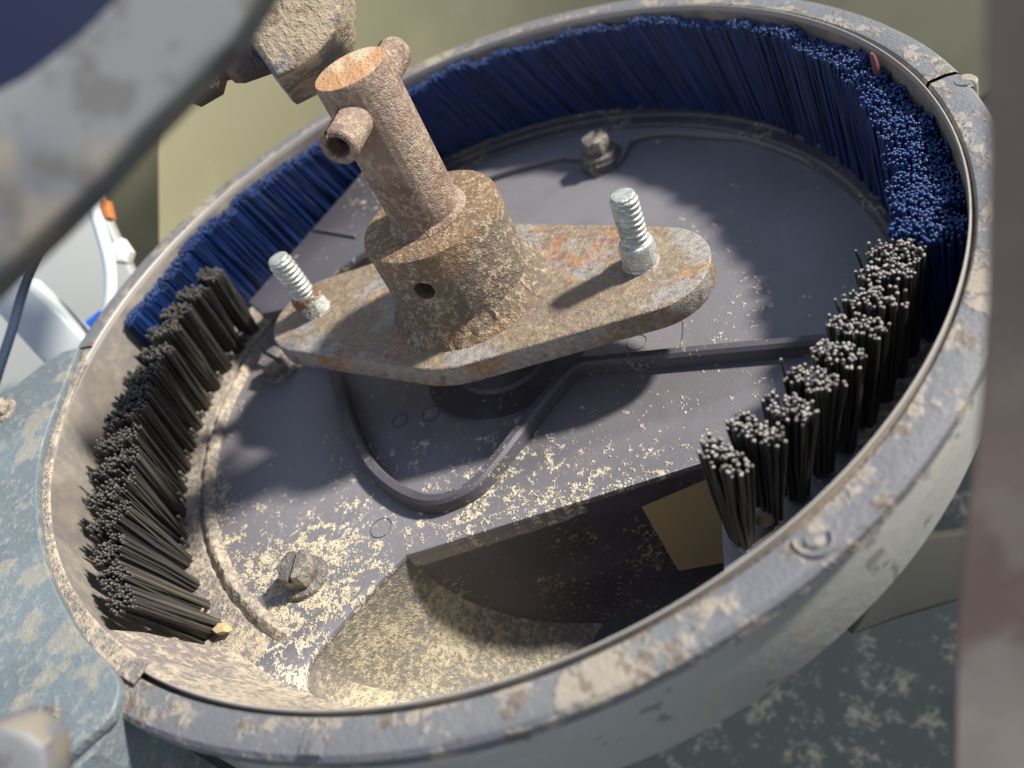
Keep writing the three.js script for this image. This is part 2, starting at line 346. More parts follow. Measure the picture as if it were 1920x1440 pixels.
// ================================================================ ground and what stands behind
{
  const g = new THREE.PlaneGeometry(60, 60); g.rotateX(-Math.PI / 2); g.translate(0, -1.7, 0); const b = boxUV(g, 0.9); b.scale(S, S, S);
  const m = finish(new THREE.Mesh(b, groundMat)); m.name = 'ground'; m.userData = { label: 'dark dusty ground under the machine', category: 'ground', kind: 'structure' }; scene.add(m);
}
{
  const h = thing('seed_hopper', 'olive tan plastic hopper side standing behind the round brush drum', 'hopper', [0.6, -1.7, -1.3]);
  const P = (pts, z, t, nm, k = 0.6) => { const sh = new THREE.Shape(pts.map(p => new THREE.Vector2(p[0] - 0.6, p[1] + 1.7))); let g = new THREE.ExtrudeGeometry(sh, { depth: t, bevelEnabled: true, bevelSize: 0.03, bevelThickness: 0.03, bevelOffset: -0.03, bevelSegments: 3 }); g.translate(0, 0, z + 1.3 - t); g.deleteAttribute('uv'); g.deleteAttribute('normal'); g = boxUV(toCreasedNormals(mergeVertices(g, 1e-5), 0.7), k); return part(nm, g, oliveMat, h); };
  // the side sheet bends gently: its left end faces the sun a little, its right end does not
  const left = y => y > 0.14 ? -0.56 - 0.04 * (0.75 - y) / 0.61 : y > -0.26 ? -0.60 - 0.28 * (0.14 - y) / 0.40 : -0.88 - 0.15 * (-0.26 - y) / 1.4;
  const zAt = x => { const t = clamp((x + 1.0) / 1.9); return -1.13 - 1.05 * (t - t * t / 2) * 1.0; };
  const front = [], rings = []; for (let j = 0; j <= 12; j++) { const y = lerp(-1.68, 0.50, j / 12), row = []; for (let i = 0; i <= 40; i++) { const x = lerp(left(y), 3.2, Math.pow(i / 40, 1.3)); row.push([x - 0.6, y + 1.7, zAt(x) + 1.3]); } front.push(row); }
  for (const row of front) rings.push([...row, ...row.map(p => [p[0], p[1], p[2] - 0.08]).reverse()]);
  part('side_panel', boxUV(loft(rings, true, 0.6, 0.6), 0.6), oliveMat, h);
  P([[-1.5, 0.5], [-1.5, -1.66], [-0.4, -1.66], [-0.4, 0.5]], -1.75, 0.10, 'rear_panel');
}

// ================================================================ drum housing
const YF = -0.30, YP = -0.318;   // front floor, sunken pan
const housing = thing('seed_meter_housing', 'round grey seed meter drum with dirty cast rim and violet grey floor', 'seed meter', [0, -0.32, 0]);
const up = g => { g.translate(0, 0.32, 0); return g; };
const chuteHole = (() => {
  const a = curve([[-0.366, 0.417], [-0.447, 0.452], [-0.554, 0.508], [-0.606, 0.541], [-0.624, 0.583], [-0.598, 0.63]], 24);
  return [[0.262, 0.572], [-0.33, 0.427], ...a, ...arc(0.868, 130, 82, 20)];
})();
const panOutline = (() => [
  ...arc(0.79, -98, -57, 12), ...curve([[0.43, -0.655], [0.47, -0.60], [0.49, -0.535], [0.53, -0.50], [0.575, -0.53], [0.61, -0.565], [0.66, -0.545]], 20),
  ...arc(0.862, -36, -30, 3), ...arc(0.88, -22, -8, 5), ...arc(0.893, -2, 22, 6),
  [0.78, 0.47], [0.62, 0.50], [0.535, 0.434], [0.352, 0.314],
  ...curve([[0.19, 0.212], [0.146, 0.186], [0.105, 0.187], [0.05, 0.215], [0.004, 0.242], [-0.126, 0.324], [-0.186, 0.353], [-0.232, 0.352], [-0.272, 0.335], [-0.315, 0.285], [-0.36, 0.187], [-0.381, 0.083], [-0.393, -0.067], [-0.393, -0.198], [-0.40, -0.33], [-0.43, -0.47]], 60),
  [-0.47, -0.55], [-0.36, -0.66],
])();
// pan bottom
part('pan_floor', up(slab(arc(0.985, 0, 358, 96), YP, 0.03, { holes: [chuteHole.map(([x, z]) => [x * 1.0, z])], disc: true })), floorMat, housing);
// front floor plate with the pan and the chute cut out of it
part('floor_plate', up(slab(arc(0.984, 0, 358, 120), YF, 0.0165, { holes: [panOutline, chuteHole.map(([x, z]) => [x, z + 0.002])], bevel: 0.003, seg: 2, disc: true, crease: 0.5 })), floorMat, housing);
// edge of the chute opening: lip under the straight side
part('chute_lip', up(slab([[-0.372, 0.409], [0.27, 0.566], [0.268, 0.553], [-0.368, 0.397]], YF - 0.018, 0.028, { bevel: 0.003, k: 2 })), plastic, housing);
// raised rib along the pan's front
{
  const line = [[0.70, 0.545], [0.535, 0.436], [0.352, 0.316], ...curve([[0.19, 0.212], [0.146, 0.186], [0.105, 0.187], [0.05, 0.215], [0.004, 0.242], [-0.126, 0.324], [-0.186, 0.353], [-0.232, 0.352], [-0.272, 0.335], [-0.315, 0.285], [-0.36, 0.187], [-0.381, 0.083], [-0.393, -0.067], [-0.393, -0.198], [-0.40, -0.33], [-0.43, -0.47]], 70)];
  const cs = [[-0.006, -0.02], [-0.006, 0.029], [-0.001, 0.035], [0.014, 0.035], [0.021, 0.028], [0.024, 0.0], [0.034, -0.004]];
  const rings = line.map((p, i) => {
    const a = line[Math.max(0, i - 1)], b = line[Math.min(line.length - 1, i + 1)]; let dx = b[0] - a[0], dz = b[1] - a[1]; const L = Math.hypot(dx, dz); dx /= L; dz /= L;
    const nx = -dz, nz = dx; // points away from the pan (front)
    const s = (nx * 0 + nz * 1) >= -2 ? -1 : 1; // outline runs right to left
    return cs.map(([o, h]) => [p[0] + s * nx * o * 1, YF + h, p[1] + s * nz * o * 1]);
  });
  part('rib', up(loft(rings, false, 2.2, 0.5)), plastic, housing);
}
// stepped ledge round the back, under the blue brush
part('back_ledge', up(rev([[0.845, YP - 0.01], [0.849, YF + 0.006], [0.856, YF + 0.011], [0.885, YF + 0.012], [0.889, YF + 0.020], [0.912, YF + 0.021], [0.915, YF + 0.030], [0.985, YF + 0.031]].map(([r, h]) => [r + 0.035, h]).concat([[0.984, YF + 0.02]]).slice(0, 7).concat([[0.985, YF + 0.031]]), -102 * DEG, 36 * DEG, 90, 2)), plastic, housing);
part('outer_ledge', up(rev([[0.842, YF - 0.005], [0.846, YF + 0.008], [0.985, YF + 0.010]], 36 * DEG, 82 * DEG, 40, 1.5)), dusty, housing);
part('outer_ledge', up(rev([[0.812, YF - 0.005], [0.816, YF + 0.010], [0.985, YF + 0.012]], 144 * DEG, 258 * DEG, 80, 1.5, 0.5, a => [0, -0.0125 * (1 - smooth(144, 153, a / DEG))])), dusty, housing);
// low dusty ridge in front of the left brush
{
  const w = rng(5), off = Array.from({ length: 80 }, () => (w() - 0.5));
  part('ridge', up(rev([[0.772, YF - 0.002], [0.780, YF + 0.012], [0.790, YF + 0.018], [0.800, YF + 0.013], [0.812, YF - 0.002]], 140 * DEG, 228 * DEG, 79, 1.6, 1.2, (a, j) => { const i = Math.round((a / DEG - 140) / 88 * 79); const e = smooth(140, 149, a / DEG) * smooth(228, 220, a / DEG); return [off[i] * 0.003, j > 0 && j < 4 ? off[(i * 7 + j) % 80] * 0.006 - (1 - e) * 0.022 : 0]; })), dusty, housing);
}
// sloped shoulder between brush end and chute, up to the rim
{
  const rings = [];
  for (let i = 0; i <= 40; i++) {
    const a = lerp(151.5, 86, i / 40) * DEG, t = i / 40;
    const pr = [[0.985, -0.30], [0.9845, -0.045 - 0.02 * t], [0.975, -0.05 - 0.03 * t], [0.945, -0.11 - 0.06 * t], [0.912, -0.205 - 0.03 * t], [0.882, YF + 0.018], [0.868, YF + 0.003], [0.862, YF - 0.03]];
    rings.push(pr.map(([r, h]) => [r * Math.cos(a), h, r * Math.sin(a)]));
  }
  part('shoulder', up(loft(rings, false, 1.4, 0.5)), dusty, housing);
  // its cut end, facing the brush
  const e = rings[0], g = new THREE.BufferGeometry(), pos = [];
  for (let i = 1; i < e.length - 1; i++) pos.push(...e[0], ...e[i + 1], ...e[i]);
  g.setAttribute('position', new THREE.Float32BufferAttribute(pos, 3)); g.computeVertexNormals();
  part('shoulder_end', up(boxUV(g, 1.5)), dusty, housing);
}
// chute under the opening
{
  const top = [], n = chuteHole.length;
  for (let i = 0; i < n; i++) { const a = chuteHole[i], b = chuteHole[(i + 1) % n], m = Math.max(1, Math.round(Math.hypot(b[0] - a[0], b[1] - a[1]) / 0.03)); for (let q = 0; q < m; q++) top.push([lerp(a[0], b[0], q / m), lerp(a[1], b[1], q / m)]); }
  const rings = [];
  for (let j = 0; j <= 14; j++) {
    const t = j / 14, y = YF - 0.014 - 0.36 * t;
    rings.push(top.map(([x, z]) => {
      const s = 1 - Math.sqrt(1 - Math.pow(t, 2.4) * 0.999);
      const X = lerp(x, 0.06, s * 0.62 + 0.06 * t), Z = lerp(z, 0.66, s * 0.5);
      return [X, y, Z];
    }));
  }
  { const c = rings[14]; part('chute_bottom', up(slab(c.map(p => [p[0], p[2]]), c[0][1] + 0.004, 0.01, { k: 1.6 })), plastic, housing); }
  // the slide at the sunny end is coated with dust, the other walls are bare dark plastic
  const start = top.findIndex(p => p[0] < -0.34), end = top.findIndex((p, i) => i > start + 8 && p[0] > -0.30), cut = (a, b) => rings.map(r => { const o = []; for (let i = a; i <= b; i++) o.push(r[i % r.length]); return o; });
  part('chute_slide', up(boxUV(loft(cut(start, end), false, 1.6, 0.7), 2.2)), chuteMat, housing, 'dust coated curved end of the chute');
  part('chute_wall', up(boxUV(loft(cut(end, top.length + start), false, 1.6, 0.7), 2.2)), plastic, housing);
  const pad = new THREE.BufferGeometry(), A = [0.095, -0.33, 0.512], B = [0.262, -0.33, 0.565], D = [0.105, -0.53, 0.60], C = [0.195, -0.534, 0.632];
  const q = [A, B, C, D], back = q.map(p => [p[0] + 0.012, p[1], p[2] - 0.03]), pp = []; const quad = (a, b, c, d) => pp.push(...a, ...d, ...b, ...b, ...d, ...c);
  quad(...q); quad(back[1], back[0], back[3], back[2]); for (let i = 0; i < 4; i++) quad(q[(i + 1) % 4], q[i], back[i], back[(i + 1) % 4]);
  pad.setAttribute('position', new THREE.Float32BufferAttribute(pp, 3)); pad.computeVertexNormals();
  part('chute_insert', up(boxUV(pad, 0.8)), mat(maps(256, (i, u, v, o) => { const q = Math.floor(v * N) * N + Math.floor(u * N); o.r = 0.34; o.g = 0.25; o.b = 0.12; o.set([0.24, 0.17, 0.08], smooth(0.4, 0.65, nBig[q])); o.k = 0.6; })), housing, 'tan plate seen through the chute opening');
}
// cover plate over the outlet at the back left
{
  const slabPts = [[-0.545, -0.545], [-0.112, -0.915], [0.10, -0.86], [0.10, -0.62], [-0.16, -0.50], [-0.45, -0.42], [-0.515, -0.455]];
  part('outlet_cover', up(slab(slabPts, -0.165, 0.022, { bevel: 0.004, k: 1.2 })), plastic, housing, 'flat cover plate with one straight edge');
  part('cover_web', up(slab([[-0.44, -0.50], [-0.12, -0.84], [0.06, -0.80], [0.06, -0.66], [-0.14, -0.56], [-0.40, -0.46]], -0.187, 0.135, { bevel: 0.003, k: 1.2 })), plastic, housing);
  part('cover_rib', up(slab([[-0.315, -0.726], [-0.305, -0.735], [-0.195, -0.575], [-0.206, -0.569]], -0.158, 0.010, { bevel: 0.002, k: 1.2 })), plastic, housing);
}
// round boss under the flange
part('spindle_boss', up(rev([[0.0, YP], [0.20, YP], [0.195, YP + 0.006], [0.125, YP + 0.012], [0.118, YP + 0.02], [0.115, -0.157], [0.0, -0.157]], 0, Math.PI * 2, 64, 1.5)), plastic, housing);
// moulded circles in the floor
for (const [x, z, y, r] of [[0.275, 0.169, YP, 0.023], [-0.399, 0.319, YF, 0.024], [-0.215, 0.05, YP, 0.022], [-0.29, 0.02, YP, 0.02]]) { const g = new THREE.TorusGeometry(r, 0.0013, 8, 40); g.rotateX(Math.PI / 2); g.translate(x, y + 0.0002, z); part('mould_mark', up(boxUV(g, 2)), plastic, housing); }
{ const g = rev([[0.425, YP - 0.001], [0.4255, YP + 0.0016], [0.4275, YP + 0.0016], [0.428, YP - 0.001]], -20 * DEG, 40 * DEG, 40, 1); part('mould_line', up(g), plastic, housing); }
// walls and rim
const wallWob = (a, j) => [0.0016 * Math.sin(a * 5 + 1) + 0.001 * Math.sin(a * 11), 0];
part('inner_wall', up(rev([[0.984, YF - 0.02], [0.985, -0.012]], 0, Math.PI * 2, 180, 1.0)), innerMat, housing);
part('liner', up(rev([[0.985, -0.014], [0.9853, 0.0005], [0.9862, 0.0016], [0.9878, 0.0016], [0.9886, 0.0005], [0.9888, -0.02]], 0, Math.PI * 2, 180, 1)), linerMat, housing, 'thin bright metal edge along the inside of the rim');
part('groove', up(rev([[0.9887, -0.016], [0.997, -0.016]], 0, Math.PI * 2, 180, 1)), darkRust, housing);
for (const [a0, a1] of [[14.9, 205.1], [205.6, 374.3]]) part('rim', up(rev([[0.9945, -0.022], [0.9955, -0.007], [0.999, -0.002], [1.030, 0.000], [1.050, -0.003], [1.057, -0.010], [1.058, -0.030], [1.053, -0.036], [1.032, -0.038]], a0 * DEG, a1 * DEG, 150, 1.15, 0.5, wallWob)), rimMat, housing);
part('outer_wall', up(rev([[1.034, -0.034], [1.032, -0.26], [1.022, -0.285], [1.0, -0.30], [0.984, -0.34]], 0, Math.PI * 2, 180, 0.9, 0.6)), wallMat, housing, 'smooth light grey outer side of the drum');
{ const c = [1.052 * Math.cos(16.6 * DEG), 1.052 * Math.sin(16.6 * DEG)]; part('lug', up(rev([[0.0, 0.0015], [0.018, 0.001], [0.022, -0.004], [0.0225, -0.05], [0, -0.05]], 0, Math.PI * 2, 32, 1.2).translate(c[0], 0, c[1])), rimMat, housing); }
{ const g = rev([[0.0, 0.003], [0.011, 0.003], [0.013, 0.0], [0.013, -0.004]], 0, Math.PI * 2, 32, 1.5); g.translate(1.028 * Math.cos(76.5 * DEG), 0, 1.028 * Math.sin(76.5 * DEG)); part('rim_mark', up(g), rimMat, housing);
  const t = new THREE.TorusGeometry(0.024, 0.0035, 8, 40, 3.6); t.rotateX(Math.PI / 2); t.translate(1.026 * Math.cos(76.5 * DEG), 0, 1.026 * Math.sin(76.5 * DEG)); part('rim_mark', up(boxUV(t, 2)), rimMat, housing); }
{ const a = 118 * DEG, g = slab([[-0.018, -0.016], [0.018, -0.016], [0.018, 0.022], [-0.018, 0.022]], 0.004, 0.012, { bevel: 0.003, k: 1.5 }); g.rotateY(-(a - Math.PI / 2)); g.translate(1.028 * Math.cos(a), 0, 1.028 * Math.sin(a)); part('rim_tab', up(g), rimMat, housing); }

// ================================================================ drive hub on its flange
const hub = thing('drive_hub', 'rusty steel drive hub with oval two stud flange and upright shaft', 'drive hub', [0, -0.157, 0]);
const hu = g => { g.translate(0, 0.157, 0); return g; };
const AX = [0.836, 0.549], NX = [-0.549, 0.836], PT = -0.10;
{
  const at = (a, n) => [AX[0] * a + NX[0] * n, AX[1] * a + NX[1] * n];
  const d = 0.405, R0 = 0.232, R1 = 0.13, out = [], th = Math.acos((R0 - R1) / d) / DEG;
  const push = (c, r, a0, a1, n) => { for (let i = 0; i <= n; i++) { const a = lerp(a0, a1, i / n) * DEG; out.push(at(c + r * Math.cos(a), r * Math.sin(a))); } };
  push(d, R1, -th, th, 28); push(0, R0, th, 180 - th, 14); push(-d, R1, 180 - th, 180 + th, 28); push(0, R0, 180 + th, 360 - th, 14);
  part('flange_plate', hu(slab(out, PT, 0.056, { bevel: 0.0055, seg: 3, k: 1.9, crease: 0.45 })), rust, hub);
  const ev = new Evaluator(); ev.attributes = ['position', 'normal', 'uv'];
  const body = rev([[0.0001, 0.1205], [0.06, 0.1205], [0.140, 0.120], [0.147, 0.117], [0.150, 0.110], [0.1505, -0.098], [0.0001, -0.098]], 0, Math.PI * 2, 96, 2, 0.5);
  const bb = new Brush(mergeVertices(body)); bb.updateMatrixWorld();
  const ha = 122 * DEG, hc = new THREE.CylinderGeometry(0.022, 0.022, 0.14, 28); alongAxis(hc, [Math.cos(ha), 0, Math.sin(ha)], [0.15 * Math.cos(ha), 0.042, 0.15 * Math.sin(ha)]);
  const cb = new Brush(hc); cb.updateMatrixWorld();
  part('collar', hu(ev.evaluate(bb, cb, SUBTRACTION).geometry), hubMat, hub, 'thick collar with a set screw hole');
  const w = rng(9), bump = Array.from({ length: 121 }, () => w() - 0.5); bump[120] = bump[0];
  part('weld_bead', hu(rev([[0.148, -0.055], [0.156, -0.064], [0.166, -0.080], [0.176, -0.092], [0.184, -0.1005]], 0, Math.PI * 2, 120, 2, 1.2, (a, j) => { const i = Math.round(a / (Math.PI * 2) * 120); return [bump[i] * 0.008 * (j % 4 ? 1 : 0.2), bump[(i * 3 + j * 11) % 120] * 0.008 * (j % 4 ? 1 : 0)]; })), hubMat, hub);
  const sh = part('shaft', hu(rev([[0.0745, 0.119], [0.074, 0.44], [0.0725, 0.449], [0.070, 0.4535]], 0, Math.PI * 2, 80, 2.1, 0.5, (a, j) => { const c = Math.cos(a - 165 * DEG); return [c > 0.88 && j === 0 ? 0 : 0, 0]; })), shaftMat, hub);
  const cap = rev([[0.0702, 0.4535], [0.04, 0.4545], [0.0001, 0.455]], 0, Math.PI * 2, 64, 3); part('end_face', hu(boxUV(cap, 3)), topRust, sh, 'scraped orange brown end of the shaft');
  part('fillet', hu(rev([[0.0735, 0.133], [0.078, 0.126], [0.086, 0.1215]], 0, Math.PI * 2, 60, 2, 1.2)), shaftMat, sh);
  // hollow cross pin
  const dir = new THREE.Vector3(-0.55, 0, 0.835).normalize(), R = 0.035, ri = 0.021;
  const tubeProf = [[ri, 0.02], [ri, 0.150], [ri + 0.003, 0.153], [R - 0.003, 0.153], [R, 0.149], [R, -0.160], [R - 0.004, -0.174], [R - 0.013, -0.182], [0.0001, -0.186]];
  let pin = rev(tubeProf, 0.16, Math.PI * 2 - 0.02, 40, 2, 0.6);
  const floorPin = rev([[ri, 0.02], [0.0001, 0.02]], 0, Math.PI * 2, 24, 2); pin = mergeGeometries([pin, floorPin]);
  pin.rotateY(Math.PI * 0.42); alongAxis(pin, dir.toArray(), [0, 0.388, 0]);
  part('cross_pin', hu(pin), shaftMat, hub, 'hollow spring pin pushed through the shaft');
  // studs
  for (const [s, rusty] of [[1, false], [-1, true]]) {
    const c = s > 0 ? [0.338, 0.196] : [-0.350, -0.240], r0 = 0.0285, pitch = 0.0128, y0 = -0.045, y1 = 0.066, nh = 180, na = 40, pos = [], uv = [], idx = [];
    const tilt = s > 0 ? [0.05, 0] : [-0.02, 0];
    for (let j = 0; j <= nh; j++) for (let i = 0; i <= na; i++) {
      const a = i / na * Math.PI * 2, y = lerp(y0, y1, j / nh), ph = (y / pitch - 2 * i / na) % 1, f = Math.abs(((ph + 1) % 1) - 0.5) * 2;
      const ends = smooth(y1, y1 - 0.012, y), r = r0 - 0.0034 * (1 - smooth(0.12, 0.75, f)) * Math.min(1, ends + 0.3) - 0.004 * (1 - ends);
      pos.push(r * Math.cos(a), y, r * Math.sin(a)); uv.push(i / na * 0.4, y * 3);
    }
    for (let j = 0; j < nh; j++) for (let i = 0; i < na; i++) { const a = j * (na + 1) + i, b = a + na + 1; idx.push(a, b, a + 1, a + 1, b, b + 1); }
    const g = new THREE.BufferGeometry(); g.setAttribute('position', new THREE.Float32BufferAttribute(pos, 3)); g.setAttribute('uv', new THREE.Float32BufferAttribute(uv, 2)); g.setIndex(idx); g.computeVertexNormals();
    const body = mergeGeometries([g.toNonIndexed(), rev([[0.0242, y1], [0.022, y1 + 0.002], [0.0001, y1 + 0.0025]], 0, Math.PI * 2, 40, 3)]);
    const lean = new THREE.Matrix4().makeRotationZ(-tilt[0]);
    body.translate(0, 0.1, 0); body.applyMatrix4(lean); body.translate(c[0], -0.1, c[1]);
    const st = part('stud', hu(body), zinc, hub, s > 0 ? 'bright threaded stud' : 'bright threaded stud with a rusty foot');
    const sk = rev([[0.040, -0.1005], [0.0375, -0.096], [0.0372, -0.055], [0.034, -0.047], [0.027, -0.044]], 0, Math.PI * 2, 48, 3); sk.translate(0, 0.1, 0); sk.applyMatrix4(lean); sk.translate(c[0], -0.1, c[1]);
    part('stud_shoulder', hu(sk), rusty ? zincRusty : zinc, st);
  }
}

// ================================================================ slotted hex bolts in the floor
{
  const ev = new Evaluator(); ev.attributes = ['position', 'normal', 'uv'];
  function boltGeo(slotAng) {
    const hex = []; for (let i = 0; i < 6; i++) hex.push([0.040 * Math.cos(i * 60 * DEG), 0.040 * Math.sin(i * 60 * DEG)]);
    let head = slab(hex, 0.058, 0.046, { bevel: 0.005, k: 3, seg: 2, crease: 0.5 });
    const a = new Brush(mergeVertices(head)); a.updateMatrixWorld(); const bx = boxUV(new THREE.BoxGeometry(0.12, 0.03, 0.011)); bx.rotateY(slotAng); bx.translate(0, 0.056, 0);
    const b = new Brush(bx); b.updateMatrixWorld(); return ev.evaluate(a, b, SUBTRACTION).geometry;
  }
  const fl = () => rev([[0.0001, 0.013], [0.044, 0.013], [0.050, 0.010], [0.052, 0.004], [0.052, 0.0]], 0, Math.PI * 2, 40, 3);
  for (const [x, z, y, s, label] of [
    [-0.582, 0.346, YF + 0.001, 0.5, 'dusty slotted hex bolt in the straw specked floor beside the chute'],
    [-0.545, -0.374, YF + 0.001, 0.9, 'slotted hex bolt between the flange tip and the black brush'],
    [0.507, -0.556, YF + 0.012, 0.35, 'dark slotted hex bolt in the ledge notch below the blue brush']]) {
    const b = thing('slotted_bolt', label, 'bolt', [x, y, z], 'bolts in the drum floor'); b.rotation.y = s * 1.3;
    const h = part('head', boltGeo(s), boltMat, b); part('flange', fl(), boltMat, b);
  }
  { const g = rev([[0.062, YP - 0.002], [0.060, YF + 0.008], [0.055, YF + 0.011], [0.0001, YF + 0.0115]], 0, Math.PI * 2, 40, 2); g.translate(0.507, 0, -0.556); part('bolt_boss', up(g), plastic, housing); }
}

// ================================================================ brushes
function bristles(list, sides = 6) {
  const rows = 5, pv = rows * sides + 1, n = list.length, pos = new Float32Array(n * pv * 3), nor = new Float32Array(n * pv * 3), col = new Float32Array(n * pv * 3), idx = [];
  const T = new THREE.Vector3(), X = new THREE.Vector3(), Y = new THREE.Vector3(), c = new THREE.Vector3(); let o = 0;
  list.forEach((b, q) => {
    const v0 = q * pv;
    for (let k = 0; k < rows; k++) {
      const t = k < 3 ? k / 2 : 1, bow = 4 * t * (1 - t);
      c.set(lerp(b.a[0], b.b[0], t) + bow * b.w[0], lerp(b.a[1], b.b[1], t), lerp(b.a[2], b.b[2], t) + bow * b.w[1]);
      T.set(b.b[0] - b.a[0], b.b[1] - b.a[1], b.b[2] - b.a[2]).normalize();
      X.set(0, 0, 1).cross(T).normalize(); Y.copy(T).cross(X);
      let r = b.r * (k === 0 ? 0.9 : 1), lift = 0, nt = 0;
      if (k === 3) { r *= 0.94; lift = b.r * 0.35; nt = 0.45; } if (k === 4) { r *= 0.62; lift = b.r * 0.72; nt = 1.4; }
      for (let s = 0; s < sides; s++) {
        const a = s / sides * Math.PI * 2 + q, ca = Math.cos(a), sa = Math.sin(a), nl = Math.hypot(1, nt);
        for (let e = 0; e < 3; e++) { const x = X.getComponent(e) * ca + Y.getComponent(e) * sa; pos[o + e] = c.getComponent(e) + x * r + T.getComponent(e) * lift; nor[o + e] = (x + T.getComponent(e) * nt) / nl; col[o + e] = b.c[k > 2 ? 1 : 0][e]; }
        o += 3;
      }
    }
    for (let e = 0; e < 3; e++) { pos[o + e] = b.b[e] + T.getComponent(e) * b.r * 0.85; nor[o + e] = T.getComponent(e); col[o + e] = b.c[1][e]; } o += 3;
    for (let k = 0; k < rows - 1; k++) for (let s = 0; s < sides; s++) { const i = v0 + k * sides + s, j = v0 + k * sides + (s + 1) % sides; idx.push(i, j, i + sides, j, j + sides, i + sides); }
    for (let s = 0; s < sides; s++) idx.push(v0 + (rows - 1) * sides + s, v0 + (rows - 1) * sides + (s + 1) % sides, v0 + rows * sides);
  });
  const g = new THREE.BufferGeometry(); g.setAttribute('position', new THREE.BufferAttribute(pos, 3)); g.setAttribute('normal', new THREE.BufferAttribute(nor, 3)); g.setAttribute('color', new THREE.BufferAttribute(col, 3)); g.setIndex(idx); return g;
}
// one tuft: base footprint (radius rb +- wb, angle ab +- tb), tip footprint (rt +- wt, at +- tt), heights y0 and y1
function tuft(R, n, o) {
  const L = [];
  for (let i = 0; i < n; i++) {
    let u, v; do { u = R() * 2 - 1; v = R() * 2 - 1; } while (Math.pow(Math.abs(u), 3) + Math.pow(Math.abs(v), 3) > 1);
    const stray = R() < (o.stray ?? 0.02) ? 1.1 : 0.35;
    const rb = o.rb + u * o.wb, ab = (o.ab + v * o.tb) * DEG, rt = o.rt + u * o.wt + (R() - 0.5) * o.wt * stray, at = (o.at + v * o.tt + (R() - 0.5) * o.tt * stray) * DEG;
    const y1 = o.y1 + (R() - 0.5) * o.jy + (o.dome ?? 0) * (1 - u * u - v * v);
    L.push({ a: [rb * Math.cos(ab), o.y0, rb * Math.sin(ab)], b: [Math.min(rt, 0.981) * Math.cos(at), y1, Math.min(rt, 0.981) * Math.sin(at)], r: o.r * (0.85 + 0.3 * R()), w: [(R() - 0.5) * 0.008, (R() - 0.5) * 0.008], c: o.col(R) });
  }
  return bristles(L);
}
const bristleBlue = new THREE.MeshPhysicalMaterial({ vertexColors: true, color: 0xffffff, roughness: 0.42, transmission: 0.15, thickness: 0 });
const bristleBlack = new THREE.MeshPhysicalMaterial({ vertexColors: true, color: 0xffffff, roughness: 0.36 });
const mixc = (a, b, t) => a.map((x, i) => lerp(x, b[i], t));
const blueCol = R => { const t = R(), d = R() < 0.05 ? R() * 0.3 : 0; const b = mixc(mixc([0.0015, 0.009, 0.042], [0.004, 0.028, 0.15], t), [0.12, 0.14, 0.16], d); return [b, mixc(b, [0.06, 0.16, 0.46], 0.10 + 0.3 * R())]; };
{
  const b = thing('blue_brush', 'ring of dense dark blue bristles lining the back of the drum', 'brush', [0, -0.27, 0]), R = rng(77);
  const K = [[-149, 0.935, 0.955, 0], [-127, 0.94, 0.935, 2], [-95, 0.95, 0.945, 5], [-60, 0.955, 0.95, 7.5], [-36, 0.937, 0.95, 7], [-16, 0.92, 0.945, 5], [10, 0.905, 0.905, 2.5], [30, 0.90, 0.865, 1], [42, 0.90, 0.872, 0.5]];
  const at = a => { let i = 0; while (i < K.length - 2 && a > K[i + 1][0]) i++; const t = clamp((a - K[i][0]) / (K[i + 1][0] - K[i][0])); return [1, 2, 3].map(q => lerp(K[i][q], K[i + 1][q], t)); };
  for (let a = -146; a <= 40.5; a += 4.25) {
    const [ib, it, lean] = at(a), wb = (0.98 - ib) / 2, wt = (0.981 - it) / 2, wide = smooth(0, 30, a);
    const g = tuft(R, Math.round(190 + 170 * wide), { rb: 0.98 - wb, wb, ab: a + lean * 0.45, tb: 2.05, rt: 0.981 - wt, wt: wt * 1.02, at: a - lean * 0.55, tt: 2.35, y0: YF + 0.005, y1: -0.036 - 0.014 * wide + (R() - 0.5) * 0.022, jy: 0.016, dome: 0.006, r: 0.0030, col: blueCol, stray: 0.015 });
    g.translate(0, 0.27, 0); part('tuft', g, bristleBlue, b);
  }
}
const blackCol = (dust, tip) => R => { const d = R() < 0.4 ? R() * dust : dust * 0.2, b = mixc([0.022, 0.022, 0.023], [0.26, 0.22, 0.16], d); return [b, mixc(b, [0.42, 0.39, 0.35], tip * (0.3 + R()))]; };
{
  const b = thing('black_brush', 'row of separate stiff black bristle tufts with pale tips beside the chute', 'brush', [0.45, -0.29, 0.68], 'black brushes in the drum'), R = rng(31);
  const A = [74.3, 69.8, 65.3, 60.8, 56.4, 52.1, 47.9, 43.9, 40.4];
  A.forEach((a, i) => {
    const t = i / 8, rb = lerp(0.782, 0.872, Math.pow(t, 1.3)), rt = lerp(0.797, 0.875, t);
    const g = tuft(R, 100, { rb, wb: 0.026, ab: a, tb: 1.15, rt, wt: 0.046, at: a - 0.6, tt: 1.6, y0: YF + 0.008, y1: -0.047 - 0.01 * R(), jy: 0.014, r: 0.0031, col: blackCol(0.26, 0.7), stray: 0.03 });
    g.translate(-0.45, 0.29, -0.68); part('tuft', g, bristleBlack, b);
  });
}
